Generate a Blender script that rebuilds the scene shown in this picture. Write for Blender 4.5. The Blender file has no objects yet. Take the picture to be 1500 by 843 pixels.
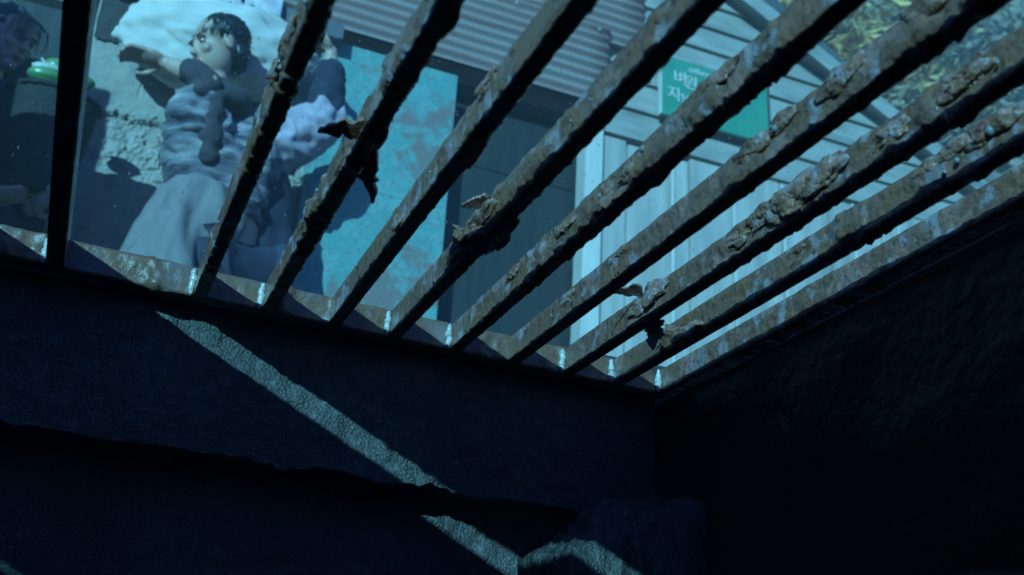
import bpy, bmesh, math, random
from mathutils import Vector, Matrix, noise
R = math.radians
C = bpy.context.scene.collection
scene = bpy.context.scene

# ------------------------------------------------------------------ camera, light, exposure
cam_data = bpy.data.cameras.new('camera')
cam = bpy.data.objects.new('camera', cam_data); C.objects.link(cam)
AX = ((.91855, .19870, .34180), (-.39140, .33890, .85555), (.05418, -.91983, .38849))
right = Vector((AX[0][0], AX[1][0], AX[2][0])).normalized()
fwd = Vector((AX[0][2], AX[1][2], AX[2][2])).normalized()
up = right.cross(fwd).normalized()
right = fwd.cross(up).normalized()
cam.matrix_world = Matrix(((right.x, up.x, -fwd.x, 0), (right.y, up.y, -fwd.y, 0), (right.z, up.z, -fwd.z, 0), (0, 0, 0, 1)))
cam_data.sensor_width = 36; cam_data.lens = 36 * 1574.4 / 1500
cam_data.clip_start = .02; cam_data.clip_end = 600
cam_data.dof.use_dof = True; cam_data.dof.focus_distance = 1.35; cam_data.dof.aperture_fstop = 7.5
scene.camera = cam

LDIR = Vector((1.0, 1.4, -.515)).normalized()
world = bpy.data.worlds.new('World'); scene.world = world; world.use_nodes = True
wn = world.node_tree.nodes; wl = world.node_tree.links
sky = wn.new('ShaderNodeTexSky'); sky.sky_type = 'NISHITA'; sky.sun_disc = False
sky.sun_elevation = math.asin(-LDIR.z); sky.sun_rotation = math.atan2(-LDIR.x, -LDIR.y)
sky.ozone_density = 4.0; sky.air_density = 1.6; sky.dust_density = .3
dusk = wn.new('ShaderNodeMix'); dusk.data_type = 'RGBA'; dusk.blend_type = 'MULTIPLY'; dusk.inputs[0].default_value = 1
dusk.inputs[7].default_value = (.07, .22, 1.0, 1)      # deep blue dusk sky
wl.new(sky.outputs[0], dusk.inputs[6]); wl.new(dusk.outputs[2], wn['Background'].inputs[0]); wn['Background'].inputs[1].default_value = .10

sun_data = bpy.data.lights.new('sun', 'SUN'); sun = bpy.data.objects.new('sun', sun_data); C.objects.link(sun)
sun_data.energy = 5.0; sun_data.angle = R(.5); sun_data.color = (.205, .74, 1.0)
sun.rotation_euler = LDIR.to_track_quat('-Z', 'Y').to_euler()
sun.location = (-6, -8, 6)
vs = scene.view_settings
scene.display_settings.display_device = 'sRGB'
vs.view_transform = 'Standard'; vs.look = 'None'; vs.exposure = .55; vs.gamma = 1; vs.use_curve_mapping = False

# ------------------------------------------------------------------ helpers
GZ = .488        # street level; the lens stands at height 0 inside the drain
def tag(o, label=None, cat=None, group=None, kind=None):
    if label: o['label'] = label
    if cat: o['category'] = cat
    if group: o['group'] = group
    if kind: o['kind'] = kind
    return o
def empty(name, loc, label, cat, group=None):
    o = bpy.data.objects.new(name, None); C.objects.link(o); o.location = loc; o.empty_display_size = .1
    return tag(o, label, cat, group)
def link(name, me, mat, parent=None, smooth=False):
    if mat: 
        me.materials.clear(); me.materials.append(mat)
    o = bpy.data.objects.new(name, me); C.objects.link(o)
    if smooth:
        for p in me.polygons: p.use_smooth = True
    if parent:
        o.parent = parent; o.matrix_parent_inverse = Matrix.Translation(parent.matrix_basis.translation).inverted()
    return o
def from_bm(name, bm, mat, parent=None, smooth=False):
    bmesh.ops.recalc_face_normals(bm, faces=bm.faces)
    me = bpy.data.meshes.new(name); bm.to_mesh(me); bm.free()
    return link(name, me, mat, parent, smooth)
def box(bm, x0, x1, y0, y1, z0, z1, rot=None):
    vs_ = [Vector((x, y, z)) for x in (x0, x1) for y in (y0, y1) for z in (z0, z1)]
    if rot is not None:
        c = Vector(((x0+x1)/2, (y0+y1)/2, (z0+z1)/2)); vs_ = [rot @ (v-c) + c for v in vs_]
    b = [bm.verts.new(v) for v in vs_]
    for f in ((0,1,3,2),(4,6,7,5),(0,4,5,1),(2,3,7,6),(0,2,6,4),(1,5,7,3)): bm.faces.new([b[i] for i in f])
def boxobj(name, mat, parent, *a, bevel=0.0):
    bm = bmesh.new(); box(bm, *a)
    if bevel: bmesh.ops.bevel(bm, geom=bm.edges[:], offset=bevel, segments=2, affect='EDGES')
    return from_bm(name, bm, mat, parent)
def grid(nu, nv, fn):
    bm = bmesh.new()
    g = [[bm.verts.new(fn(i/nu, j/nv)) for j in range(nv+1)] for i in range(nu+1)]
    for i in range(nu):
        for j in range(nv): bm.faces.new((g[i][j], g[i+1][j], g[i+1][j+1], g[i][j+1]))
    return bm
def tube(bm, pts, r0, r1=None, n=6):
    r1 = r0 if r1 is None else r1
    rings = []
    for k, p in enumerate(pts):
        p = Vector(p); t = (Vector(pts[min(k+1, len(pts)-1)]) - Vector(pts[max(k-1, 0)])).normalized()
        a = t.orthogonal().normalized(); b = t.cross(a); r = r0 + (r1-r0)*k/max(1, len(pts)-1)
        rings.append([bm.verts.new(p + (a*math.cos(2*math.pi*i/n) + b*math.sin(2*math.pi*i/n))*r) for i in range(n)])
    for A, B in zip(rings, rings[1:]):
        for i in range(n): bm.faces.new((A[i], A[(i+1) % n], B[(i+1) % n], B[i]))
    bm.faces.new(rings[0]); bm.faces.new(rings[-1][::-1])
def fbm(p, o=4): return noise.fractal(p, 1.0, 2.0, o)
def evaluated(o):
    dg = bpy.context.evaluated_depsgraph_get()
    me = bpy.data.meshes.new_from_object(o.evaluated_get(dg)); 
    bpy.data.objects.remove(o)
    return me
def blob(bm, c, rad, rot=None, sub=3, amp=0., freq=10., seed=0., power=1):
    r = bmesh.ops.create_icosphere(bm, subdivisions=sub, radius=1)
    for v in r['verts']:
        d = v.co.copy(); k = 1.0
        if amp: k += amp*fbm(d*freq + Vector((seed, seed*.7, 3.1)), 4)
        q = Vector((d.x*rad[0]*k, d.y*rad[1]*k, d.z*rad[2]*k))
        if rot is not None: q = rot @ q
        v.co = q + Vector(c)

# ------------------------------------------------------------------ materials
def mat(name, cols, scale=8, rough=.6, bump=.3, bscale=None, bdist=.01, detail=8, spec=.5, stops=None, stretch=(1,1,1), metal=0, extra=None):
    m = bpy.data.materials.new(name); m.use_nodes = True
    n = m.node_tree.nodes; l = m.node_tree.links; b = n['Principled BSDF']
    tc = n.new('ShaderNodeTexCoord'); mp = n.new('ShaderNodeMapping'); mp.inputs['Scale'].default_value = stretch
    l.new(tc.outputs['Object'], mp.inputs[0])
    t = n.new('ShaderNodeTexNoise'); t.inputs['Scale'].default_value = scale; t.inputs['Detail'].default_value = detail; t.inputs['Roughness'].default_value = .62
    l.new(mp.outputs[0], t.inputs['Vector'])
    r = n.new('ShaderNodeValToRGB'); l.new(t.outputs['Fac'], r.inputs[0])
    if stops is None: stops = [.3 + .4*i/max(1, len(cols)-1) for i in range(len(cols))]
    e = r.color_ramp.elements
    while len(e) < len(cols): e.new(.5)
    for i, (c_, s) in enumerate(zip(cols, stops)): e[i].position = s; e[i].color = (*c_, 1)
    l.new(r.outputs[0], b.inputs['Base Color'])
    b.inputs['Roughness'].default_value = rough; b.inputs['Metallic'].default_value = metal
    b.inputs['Specular IOR Level'].default_value = spec
    if bump:
        t2 = n.new('ShaderNodeTexNoise'); t2.inputs['Scale'].default_value = bscale or scale*4; t2.inputs['Detail'].default_value = 6
        l.new(mp.outputs[0], t2.inputs['Vector'])
        bp = n.new('ShaderNodeBump'); bp.inputs['Strength'].default_value = bump; bp.inputs['Distance'].default_value = bdist
        l.new(t2.outputs['Fac'], bp.inputs['Height']); l.new(bp.outputs[0], b.inputs['Normal'])
    return m
M = {}
M['bar'] = mat('rusted bar iron', [(.06,.03,.022), (.245,.105,.055), (.18,.09,.065), (.33,.155,.115), (.23,.18,.20), (.08,.045,.04)], 15, .23, .8, 110, .004, stops=[.26,.40,.53,.61,.68,.78])
M['rim'] = mat('dull wet rim iron', [(.05,.03,.022), (.19,.085,.05), (.16,.08,.055), (.20,.13,.12)], 22, .42, .45, 130, .004, stops=[.3,.45,.55,.7])
M['scab'] = mat('flaking rust crust', [(.04,.02,.015), (.20,.085,.05), (.36,.17,.115), (.30,.21,.22), (.36,.25,.22)], 55, .22, .8, 260, .003, stops=[.3,.42,.54,.62,.74])
def speckle(m, scale, c, lo, hi, amt):
    n = m.node_tree.nodes; l = m.node_tree.links; b = n['Principled BSDF']; base = b.inputs['Base Color'].links[0].from_socket
    t = n.new('ShaderNodeTexNoise'); t.inputs['Scale'].default_value = scale; t.inputs['Detail'].default_value = 4
    l.new(n['Texture Coordinate'].outputs['Object'], t.inputs['Vector'])
    r = n.new('ShaderNodeMapRange'); r.inputs[1].default_value = lo; r.inputs[2].default_value = hi; r.inputs[4].default_value = amt
    l.new(t.outputs['Fac'], r.inputs[0]); x = n.new('ShaderNodeMix'); x.data_type = 'RGBA'
    l.new(r.outputs[0], x.inputs[0]); l.new(base, x.inputs[6]); x.inputs[7].default_value = (*c, 1); l.new(x.outputs[2], b.inputs['Base Color'])
speckle(M['bar'], 130, (.10, .05, .035), .55, .68, .8)
speckle(M['bar'], 34, (.34, .27, .29), .58, .66, .75)
M['water'] = mat('water drop', [(.16,.15,.15), (.22,.20,.20)], 5, .05, 0, spec=1.0)
M['weld'] = mat('bright wet weld metal', [(.32,.27,.24), (.62,.56,.52)], 90, .18, .5, 200, .002)
M['pit'] = mat('wet drain concrete', [(.034,.029,.029), (.062,.053,.052), (.30,.25,.225)], 85, .27, .7, 320, .005, stops=[.25,.55,.95])
M['pitshade'] = mat('shaded drain concrete', [(.002,.002,.002), (.005,.0045,.0045), (.016,.014,.013)], 9, .4, .5, 60, .006)  # near-black copy of the drain concrete: the chamber's shade is put into its colour
M['asphalt'] = mat('wet asphalt', [(.03,.03,.03), (.06,.058,.055)], 20, .4, .5, 180, .004)
M['hill'] = mat('bare earth hillside', [(.16,.13,.09), (.30,.24,.16), (.4,.31,.18)], 1.2, .9, .6, 9, .05)
M['slate'] = mat('slate grey sheet', [(.07,.065,.07), (.12,.11,.12)], 5, .6, .3, 40)
M['plaster'] = mat('mud plaster', [(.21,.165,.14), (.34,.28,.245), (.44,.36,.32)], 9, .8, .5, 160, .004, stops=[.25,.5,.8])
M['corr'] = mat('galvanised corrugated sheet', [(.5,.30,.28), (.62,.40,.37), (.52,.45,.42)], 3, .5, .15, 60, .003, stretch=(.5,1,6))
M['siding'] = mat('painted siding boards', [(.21,.18,.16), (.34,.29,.255), (.44,.36,.33)], 5, .6, .2, 70, .003, stretch=(.6,1,3))
M['panel'] = mat('weathered wall boards', [(.26,.22,.20), (.42,.34,.305), (.56,.46,.41)], 3.5, .6, .25, 60, .003, stretch=(3,1,.35))
M['post'] = mat('white painted post', [(.5,.42,.38), (.68,.58,.52)], 6, .5, .15, 60, .003, stretch=(2,2,.4))
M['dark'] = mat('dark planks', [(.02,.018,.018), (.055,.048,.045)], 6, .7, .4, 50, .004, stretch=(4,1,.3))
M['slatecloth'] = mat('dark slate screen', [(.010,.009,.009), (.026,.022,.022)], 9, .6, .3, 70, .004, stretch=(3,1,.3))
M['pale'] = mat('pale rendered wall', [(.6,.52,.48), (.8,.7,.66)], 3, .7, .2, 40)
M['felt'] = mat('dark felt flap', [(.10,.085,.08), (.15,.13,.125)], 14, .9, .4, 120, .004)
M['tarp'] = mat('torn blue tarp', [(.35,.30,.36), (.6,.5,.52)], 9, .5, .3, 60, .004)
M['sign'] = mat('green sign paint', [(.035,.215,.14), (.055,.28,.18)], 9, .4, .1, 60)
M['letter'] = mat('white sign lettering', [(.6,.48,.45), (.75,.62,.58)], 20, .5, 0)
M['blueink'] = mat('blue sign ink', [(.06,.13,.5), (.08,.17,.6)], 20, .5, 0)
M['leaf'] = mat('autumn leaves', [(.36,.24,.16), (.72,.42,.14), (.9,.58,.16)], 2.2, .7, 0, stops=[.35,.5,.66])
M['leafdull'] = mat('dull olive leaves', [(.20,.16,.12), (.36,.26,.17), (.55,.36,.18)], 2.6, .8, 0)
M['bark'] = mat('bark', [(.04,.03,.025), (.1,.08,.06)], 12, .9, .6, 40)
M['straw'] = mat('dry straw', [(.35,.28,.2), (.55,.45,.33)], 20, .7, 0)
M['skin'] = mat('skin', [(.42,.25,.19), (.52,.32,.25)], 9, .5, .1, 80, .002)
M['hair'] = mat('black wet hair', [(.01,.009,.01), (.03,.026,.028)], 30, .3, .6, 140, .004, stretch=(1,1,.2))
M['navy'] = mat('navy coat cloth', [(.014,.013,.03), (.03,.027,.055)], 16, .85, .5, 220, .003)
M['jacket'] = mat('blue grey jacket cloth', [(.04,.035,.055), (.17,.14,.16), (.40,.33,.34)], 8, .85, .5, 160, .004, stretch=(.6,.6,3.5), stops=[.38,.5,.66])
M['smock'] = mat('grey smock cloth', [(.16,.13,.13), (.24,.19,.19)], 6, .85, .4, 200, .003, stretch=(3,3,.6))
M['scarf'] = mat('dark scarf cloth', [(.03,.022,.03), (.08,.055,.06)], 14, .9, .5, 160, .003)
M['sack'] = mat('pale sack cloth', [(.5,.42,.38), (.72,.62,.56)], 5, .85, .5, 120, .005)
M['lilac'] = mat('pale lilac sleeve cloth', [(.3,.22,.27), (.5,.38,.44)], 10, .85, .4, 160, .003)
M['trouser'] = mat('dark navy trouser cloth', [(.025,.022,.04), (.055,.045,.085)], 12, .85, .4, 200, .003)
M['melon'] = mat('green melon skin', [(.06,.17,.065), (.11,.27,.10)], 9, .3, .1, 60, .002, stretch=(1,1,3))
M['flesh'] = mat('white melon flesh', [(.45,.42,.35), (.58,.54,.45)], 20, .4, .2, 60, .002)
M['basket'] = mat('dark woven basket', [(.010,.008,.007), (.024,.018,.016)], 30, .8, .6, 120, .004)
M['eye'] = mat('eye white', [(.6,.55,.5), (.65,.6,.55)], 5, .2, 0)
M['iris'] = mat('dark iris', [(.01,.008,.006), (.02,.015,.01)], 5, .15, 0)
M['lip'] = mat('lips', [(.25,.1,.09), (.3,.13,.11)], 12, .4, 0)
M['shoe'] = mat('black rubber boot', [(.015,.015,.017), (.03,.03,.032)], 9, .35, .2, 50)

speckle(M['pit'], 5, (.02, .018, .017), .5, .62, .6)
speckle(M['pit'], 240, (.42, .38, .35), .68, .75, .6)

def door_material():
    m = mat('turquoise paint over rust', [(.06,.21,.205), (.15,.30,.28), (.07,.25,.24), (.21,.31,.29)], 11, .5, .25, 120, .003)
    n = m.node_tree.nodes; l = m.node_tree.links; b = n['Principled BSDF']
    base = b.inputs['Base Color'].links[0].from_socket
    tc = n['Texture Coordinate'] if 'Texture Coordinate' in n else n.new('ShaderNodeTexCoord')
    big = n.new('ShaderNodeTexNoise'); big.inputs['Scale'].default_value = 4.2; big.inputs['Detail'].default_value = 9; big.inputs['Roughness'].default_value = .68
    l.new(tc.outputs['Object'], big.inputs['Vector'])
    r = n.new('ShaderNodeValToRGB'); r.color_ramp.elements[0].position = .53; r.color_ramp.elements[1].position = .585
    l.new(big.outputs['Fac'], r.inputs[0])
    fine = n.new('ShaderNodeTexNoise'); fine.inputs['Scale'].default_value = 55; fine.inputs['Detail'].default_value = 5
    l.new(tc.outputs['Object'], fine.inputs['Vector'])
    r2 = n.new('ShaderNodeValToRGB'); r2.color_ramp.elements[0].position = .53; r2.color_ramp.elements[1].position = .68
    l.new(fine.outputs['Fac'], r2.inputs[0])
    mx = n.new('ShaderNodeMath'); mx.operation = 'MAXIMUM'; l.new(r.outputs[0], mx.inputs[0]); l.new(r2.outputs[0], mx.inputs[1])
    rust = n.new('ShaderNodeValToRGB'); rust.color_ramp.elements[0].color = (.16,.10,.08,1); rust.color_ramp.elements[1].color = (.24,.19,.18,1)
    l.new(fine.outputs['Fac'], rust.inputs[0])
    mix = n.new('ShaderNodeMix'); mix.data_type = 'RGBA'
    l.new(mx.outputs[0], mix.inputs[0]); l.new(base, mix.inputs[6]); l.new(rust.outputs[0], mix.inputs[7])
    l.new(mix.outputs[2], b.inputs['Base Color'])
    return m
M['door'] = door_material()

# ------------------------------------------------------------------ ground with the drain opening
PX0, PX1, PY0, PY1 = -.72, .732, -.75, 1.226
def make_ground():
    bm = bmesh.new()
    xs = (-17, PX0, PX1, 19); ys = (-8, PY0, PY1, 16)
    g = [[bm.verts.new((x, y, GZ)) for y in ys] for x in xs]
    for i in range(3):
        for j in range(3):
            if (i, j) != (1, 1): bm.faces.new((g[i][j], g[i+1][j], g[i+1][j+1], g[i][j+1]))
    ring = [g[1][1], g[2][1], g[2][2], g[1][2]]
    low = [bm.verts.new(v.co - Vector((0, 0, .03))) for v in ring]
    for i in range(4): bm.faces.new((ring[i], ring[(i+1) % 4], low[(i+1) % 4], low[i]))
    return tag(from_bm('ground', bm, M['asphalt']), kind='structure')
make_ground()

# ------------------------------------------------------------------ the drain itself
pit = empty('drain_pit', (0, 0, -.9), 'dark wet concrete drain chamber under the iron grate, lit by one slanting stripe of light', 'drain')
def wall_y(name, x0, x1, z0, z1, y, amp, mat_, step=.004, seed=0., edge=0.):
    nu, nv = int((x1-x0)/step), max(2, int((z1-z0)/step))
    def fn(u, v):
        x = x0+(x1-x0)*u; z = z0+(z1-z0)*v; p = Vector((x, z, seed))
        h = amp*(fbm(p*9, 3)*.8 + .25*fbm(p*40, 3) + .30*abs(noise.noise(p*130)) + .2*noise.noise(p*75)) + .010*max(0, .30-noise.voronoi(p*95)[0][0])*max(0, noise.noise(p*22)+.25)
        rag = .014*(.35-u)*(1-v) + .6*edge*(fbm(Vector((x*16, seed, 2)), 3) + .6*fbm(Vector((x*70, seed, 5)), 2)) * max(0, 1-v*5)
        return Vector((x, y - h, z + rag))
    return grid(nu, nv, fn)
from_bm('upper_wall', wall_y('u', -.72, .715, .285, .457, 1.241, .007, M['pit'], .0035, 1., .010), M['pit'], pit, True)
# underside of the overhang
def under(u, v):
    x = -.72 + 1.435*u; p = Vector((x*14, v*2, 7))
    return Vector((x, 1.241 + .075*v, .285 + .014*(.35-u)*(1-v) + .006*(fbm(Vector((x*16, 1., 2)), 3) + .6*fbm(Vector((x*70, 1., 5)), 2))*(1-v) + .004*fbm(p, 3)*v))
from_bm('overhang', grid(300, 6, under), M['pit'], pit, True)
from_bm('lower_wall', wall_y('l', -.72, .80, -.9, .30, 1.306, .010, M['pit'], .006, 9.), M['pit'], pit, True)
def side(u, v):
    y = PY0 + (1.33-PY0)*u; z = -.9 + 1.336*v; p = Vector((y, z, 4))
    return Vector((.718 + .008*fbm(p*5, 3), y, z))
from_bm('side_wall', grid(260, 160, side), M['pitshade'], pit, True)
def side2(u, v):
    y = PY0 + (1.33-PY0)*u; z = -.9 + 1.336*v; p = Vector((y, z, 14))
    return Vector((-.74 + .012*fbm(p*7, 4), y, z))
from_bm('side_wall', grid(80, 50, side2), M['pitshade'], pit, True)
def backw(u, v):
    x = -.75 + 1.5*u; z = -.9 + 1.336*v
    return Vector((x, -.76 + .012*fbm(Vector((x, z, 3))*7, 4), z))
from_bm('back_wall', grid(60, 50, backw), M['pitshade'], pit, True)
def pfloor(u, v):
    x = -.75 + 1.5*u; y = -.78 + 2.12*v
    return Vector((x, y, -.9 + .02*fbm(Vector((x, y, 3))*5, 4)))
from_bm('pit_floor', grid(60, 80, pfloor), M['pitshade'], pit, True)
# broken lump of concrete in the corner below the overhang
bm = bmesh.new()
r = bmesh.ops.create_icosphere(bm, subdivisions=6, radius=1)
for v in r['verts']:
    d = v.co.copy(); s = max(abs(d.x), abs(d.y), abs(d.z)); q = d/s*.72 + d*.28
    q = Vector((q.x*.112, q.y*.080, q.z*.33)); q.z += q.x*.42
    q += d*.016*fbm(d*2.2 + Vector((5, 1, 2)), 5) + d*.008*fbm(d*11, 3) + d*.003*fbm(d*32, 3)
    v.co = q + Vector((.634, 1.190, -.050))
lump = from_bm('concrete_lump', bm, M['pit'], None, True)
tag(lump, 'rough concrete lump in the corner of the drain below the overhanging wall', 'concrete lump')

# ------------------------------------------------------------------ the grate
ZB, ZT = .438, .473
grate = empty('drain_grate', (0, 1.21, ZB), 'rusty iron drain grate overhead, its flat bars flaking with crusted rust, one bar missing', 'grate')
def bar_mesh(x0, w, y0, y1, seed, crust, far=False, H=.0325):
    # profile round the section: (dx, dz, nx, nz)
    prof = []
    nL, nB, nR, nT = 8, 6, 5, 5
    for i in range(nL): prof.append((0, H*(1-i/nL), -1, 0))
    for i in range(nB): prof.append((w*i/nB, 0, 0, -1))
    for i in range(nR): prof.append((w, H*i/nR, 1, 0))
    for i in range(nT): prof.append((w*(1-i/nT), H, 0, 1))
    ys = []; y = y1
    while y > y0:
        ys.append(y); y -= (.0022 if (y > .36 and not far) else .02)
    ys.append(y0)
    bm = bmesh.new(); rings = []
    for y in ys:
        m = crust(y); ring = []
        for (dx, dz, nx, nz) in prof:
            p = Vector((dx, y, dz)) + Vector((seed*3.1, 0, seed))
            cor = (1 if (dx <= 0 or dx >= w) and (dz <= 0 or dz >= H) else 0)
            t = fbm(p*55, 4); big = fbm(p*17 + Vector((0, 0, 9)), 3)
            d = .0003*t
            if nz == -1 or nx == 1 or (nx == -1 and dz < .006):
                c = noise.noise(Vector((seed*7, y*75, dz*20)))
                c2 = noise.noise(Vector((seed*3, y*210, dx*60)))
                cell = noise.voronoi(Vector((seed, y*95, dx*70)))[0][0]
                d += m*(.0028*max(0, c+.15) + .0026*max(0, c2) + .0024*max(0, .55-cell) + .0012*max(0, big))
            elif nz == 1 or (nx == -1 and dz > H*.66):
                d += m*(.0045*max(0, big+.05) + .0030*max(0, t) + .0025*max(0, noise.noise(Vector((seed*5, y*90, 3)))))
            else:
                sc = max(0, min(1, (big-.02)*6))          # edge of a scale layer
                d += max(0, m-.3)*(.0026*sc + .0030*max(0, big-.08) + .0020*sc*max(0, t))*1.3
            if cor: d *= .8
            jag = (noise.noise(Vector((seed*11, y*70, 0.5))) > .30 and nz == -1)
            zz = dz + nz*d - (m*.0030 if jag else 0)
            ring.append(bm.verts.new((x0+dx+nx*d, y, ZB + zz)))
        rings.append(ring)
    n = len(prof)
    for A, B in zip(rings, rings[1:]):
        for i in range(n): bm.faces.new((A[i], B[i], B[(i+1) % n], A[(i+1) % n]))
    bm.faces.new(rings[0][::-1]); bm.faces.new(rings[-1])
    return bm
def crust_fn(spans, base=.35):
    def f(y):
        m = base
        for (a, b, k) in spans:
            e = .03
            s = min(1, max(0, (y-a)/e+.5))*min(1, max(0, (b-y)/e+.5)); m = max(m, k*s)
        m *= .75 + .5*noise.noise(Vector((y*9, base*31, 1)))
        if y > 1.13: m *= .45
        return m
    return f
BX = {'a': -.072, 'b': .087, 'c': .166, 'd': .246, 'e': .321, 'f': .401, 'g': .480, 'h': .557, 'i': .629}
CR = {'a': crust_fn([], .35), 'b': crust_fn([(.6, .9, 1.3)], .7), 'c': crust_fn([(.55, 1.08, 1.6)], .8), 'd': crust_fn([(.5, .75, 1.0)], .55),
      'e': crust_fn([(.55, 1.0, 1.5)], .6), 'f': crust_fn([(.5, 1.0, 1.5)], .7), 'g': crust_fn([(.35, .72, 1.5)], .5), 'h': crust_fn([(.45, .85, 1.8)], .6), 'i': crust_fn([(.4, .75, 1.3)], .35)}
bars = {}
for k, (q, x) in enumerate(BX.items()):
    bars[q] = from_bm('bar', bar_mesh(x, (.0185 if q == 'a' else .0145), -.70, 1.2015, 1.7+k*2.3, CR[q], H=.036 if q == 'a' else .0325), M['bar'], grate, True)
for k in range(7):
    from_bm('bar', bar_mesh(-.149 - .08*k, .0190, -.70, 1.2015, 31+k, crust_fn([], .4), far=(k > 1)), M['bar'], grate, True)
# rim bars of the frame
def rim_mesh():
    bm = bmesh.new(); H = ZT-ZB; prof = []
    for i in range(9): prof.append((0, H*(1-i/9), -1, 0))
    for i in range(5): prof.append((.022*i/5, 0, 0, -1))
    for i in range(3): prof.append((.022, H*i/3, 1, 0))
    for i in range(4): prof.append((.022*(1-i/4), H, 0, 1))
    rings = []; N = 520
    lumps = [(.246, .03), (.19, .012), (.455, .028), (.545, .022), (.045, .03), (-.10, .03)]
    for i in range(N+1):
        x = -.70 + 1.425*i/N; ring = []
        mm = max([0]+[max(0, 1-abs(x-c)/w)**.6 for c, w in lumps])
        for (dy, dz, ny, nz) in prof:
            p = Vector((x, dy, dz)); t = fbm(p*60, 4); b = fbm(p*28+Vector((3, 0, 1)), 3)
            d = .0006*t + mm*(.005*max(0, b+.25) + .004*max(0, t+.1)) + .002*max(0, b-.15)
            ring.append(bm.verts.new((x, 1.2+dy+ny*d, ZB+dz+nz*d*(1.2 if nz == 1 else .6))))
        rings.append(ring)
    n = len(prof)
    for A, B in zip(rings, rings[1:]):
        for i in range(n): bm.faces.new((A[i], A[(i+1) % n], B[(i+1) % n], B[i]))
    bm.faces.new(rings[0]); bm.faces.new(rings[-1][::-1])
    return bm
from_bm('frame_rim', rim_mesh(), M['rim'], grate, True)
from_bm('frame_rim', bar_mesh(.700, .026, -.70, 1.1985, 55, crust_fn([(.75, 1.05, .8)], .3)), M['bar'], grate, True)
from_bm('frame_rim', bar_mesh(-.70, .02, -.70, 1.1985, 57, crust_fn([], .3), far=True), M['bar'], grate, True)
boxobj('frame_rim', M['bar'], grate, -.70, .726, -.722, -.701, ZB, ZT)
# weld beads in the corners where bars meet the rim
def weld(x, seed, left=True):
    bm = bmesh.new(); r = bmesh.ops.create_icosphere(bm, subdivisions=5, radius=1)
    for v in r['verts']:
        d = v.co.copy(); sd = Vector((seed, seed*.3, 1))
        q = Vector((d.x*.0042, d.y*.0042, d.z*.0165)); p = Vector((q.x*40, q.y*40, q.z*150))
        k = 1 + .42*noise.noise(p+sd) + .30*noise.noise(p*2.1+sd)
        v.co = Vector((x - .0030 + q.x*k + .0012*noise.noise(Vector((q.z*120, seed, 5))), 1.1975 + q.y*k, (ZB+ZT)/2 - .001 + q.z))
    return bm
for i, q in enumerate('bcefhi'):
    from_bm('weld_bead', weld(BX[q], 3+i*7), M['weld'], bars[q], True)
from_bm('weld_bead', weld(.700, 77), M['weld'], grate, True)
from_bm('weld_bead', weld(-.0720, 79), M['weld'], bars['a'], True)
# crusts and peeling flakes
def crust_lump(bar, c, rad, rz=0, seed=0, tilt=0, sub=4, amp=.55):
    bm = bmesh.new()
    rot = Matrix.Rotation(rz, 3, 'Z') @ Matrix.Rotation(tilt, 3, 'X')
    r = bmesh.ops.create_icosphere(bm, subdivisions=sub, radius=1)
    for v in r['verts']:
        d = v.co.copy(); s = Vector((seed, seed*.37, -seed))
        q = Vector((d.x*rad[0]*.58, d.y*rad[1]*1.15, d.z*rad[2]*.85)); w = q*70 + s
        k = 1 + amp*.7*fbm(d*1.3+s, 2) + .16*noise.noise(w) + .10*noise.noise(w*2.3)
        st = noise.noise(w*.7 + Vector((9, 0, 0))); k += .16*(1 if st > .1 else 0) - .14*(1 if st < -.22 else 0)
        q = q*k + Vector((noise.noise(w*3.1), noise.noise(w*3.1+Vector((5, 0, 0))), noise.noise(w*3.1+Vector((0, 5, 0)))))*.0011
        v.co = rot @ q + Vector(c)
    return from_bm('rust_crust', bm, M['scab'], bar, True)
def flake(bar, c, length, width, dirv, seed, bend=.3, thick=.0022):
    random.seed(seed); d = Vector(dirv).normalized(); a = d.cross(Vector((.3, .2, 1))).normalized(); nrm = d.cross(a).normalized()
    N = 16; bm = bmesh.new(); top = []; bot = []
    for i in range(N+1):
        t = i/N; wv = width*(1-t**1.6)*(.7+.5*abs(noise.noise(Vector((t*7, seed, 0))))) + .001
        off = nrm*bend*length*t*t + a*length*.18*noise.noise(Vector((t*3, seed, 4)))
        p = Vector(c) + d*length*t + off
        w1 = wv*(1+.55*noise.noise(Vector((t*11, seed, 1)))); w2 = wv*(1+.55*noise.noise(Vector((t*11, seed, 2))))
        top.append([bm.verts.new(p + a*w1 + nrm*thick), bm.verts.new(p - a*w2 + nrm*thick)])
        bot.append([bm.verts.new(p + a*w1), bm.verts.new(p - a*w2)])
    for i in range(N):
        bm.faces.new((top[i][0], top[i+1][0], top[i+1][1], top[i][1])); bm.faces.new((bot[i][0], bot[i][1], bot[i+1][1], bot[i+1][0]))
        bm.faces.new((top[i][0], bot[i][0], bot[i+1][0], top[i+1][0])); bm.faces.new((top[i][1], top[i+1][1], bot[i+1][1], bot[i][1]))
    bm.faces.new((top[0][0], top[0][1], bot[0][1], bot[0][0])); bm.faces.new((top[N][0], bot[N][0], bot[N][1], top[N][1]))
    return from_bm('rust_flake', bm, M['scab'], bar)
b = bars
# bar b
crust_lump(b['b'], (0.0864, .70, .455), (.010, .028, .012), 0, 1.2)
crust_lump(b['b'], (0.0840, .735, .452), (.008, .016, .010), 0, 2.2)
crust_lump(b['b'], (0.1015, .665, .446), (.007, .022, .010), 0, 3.3)
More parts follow.
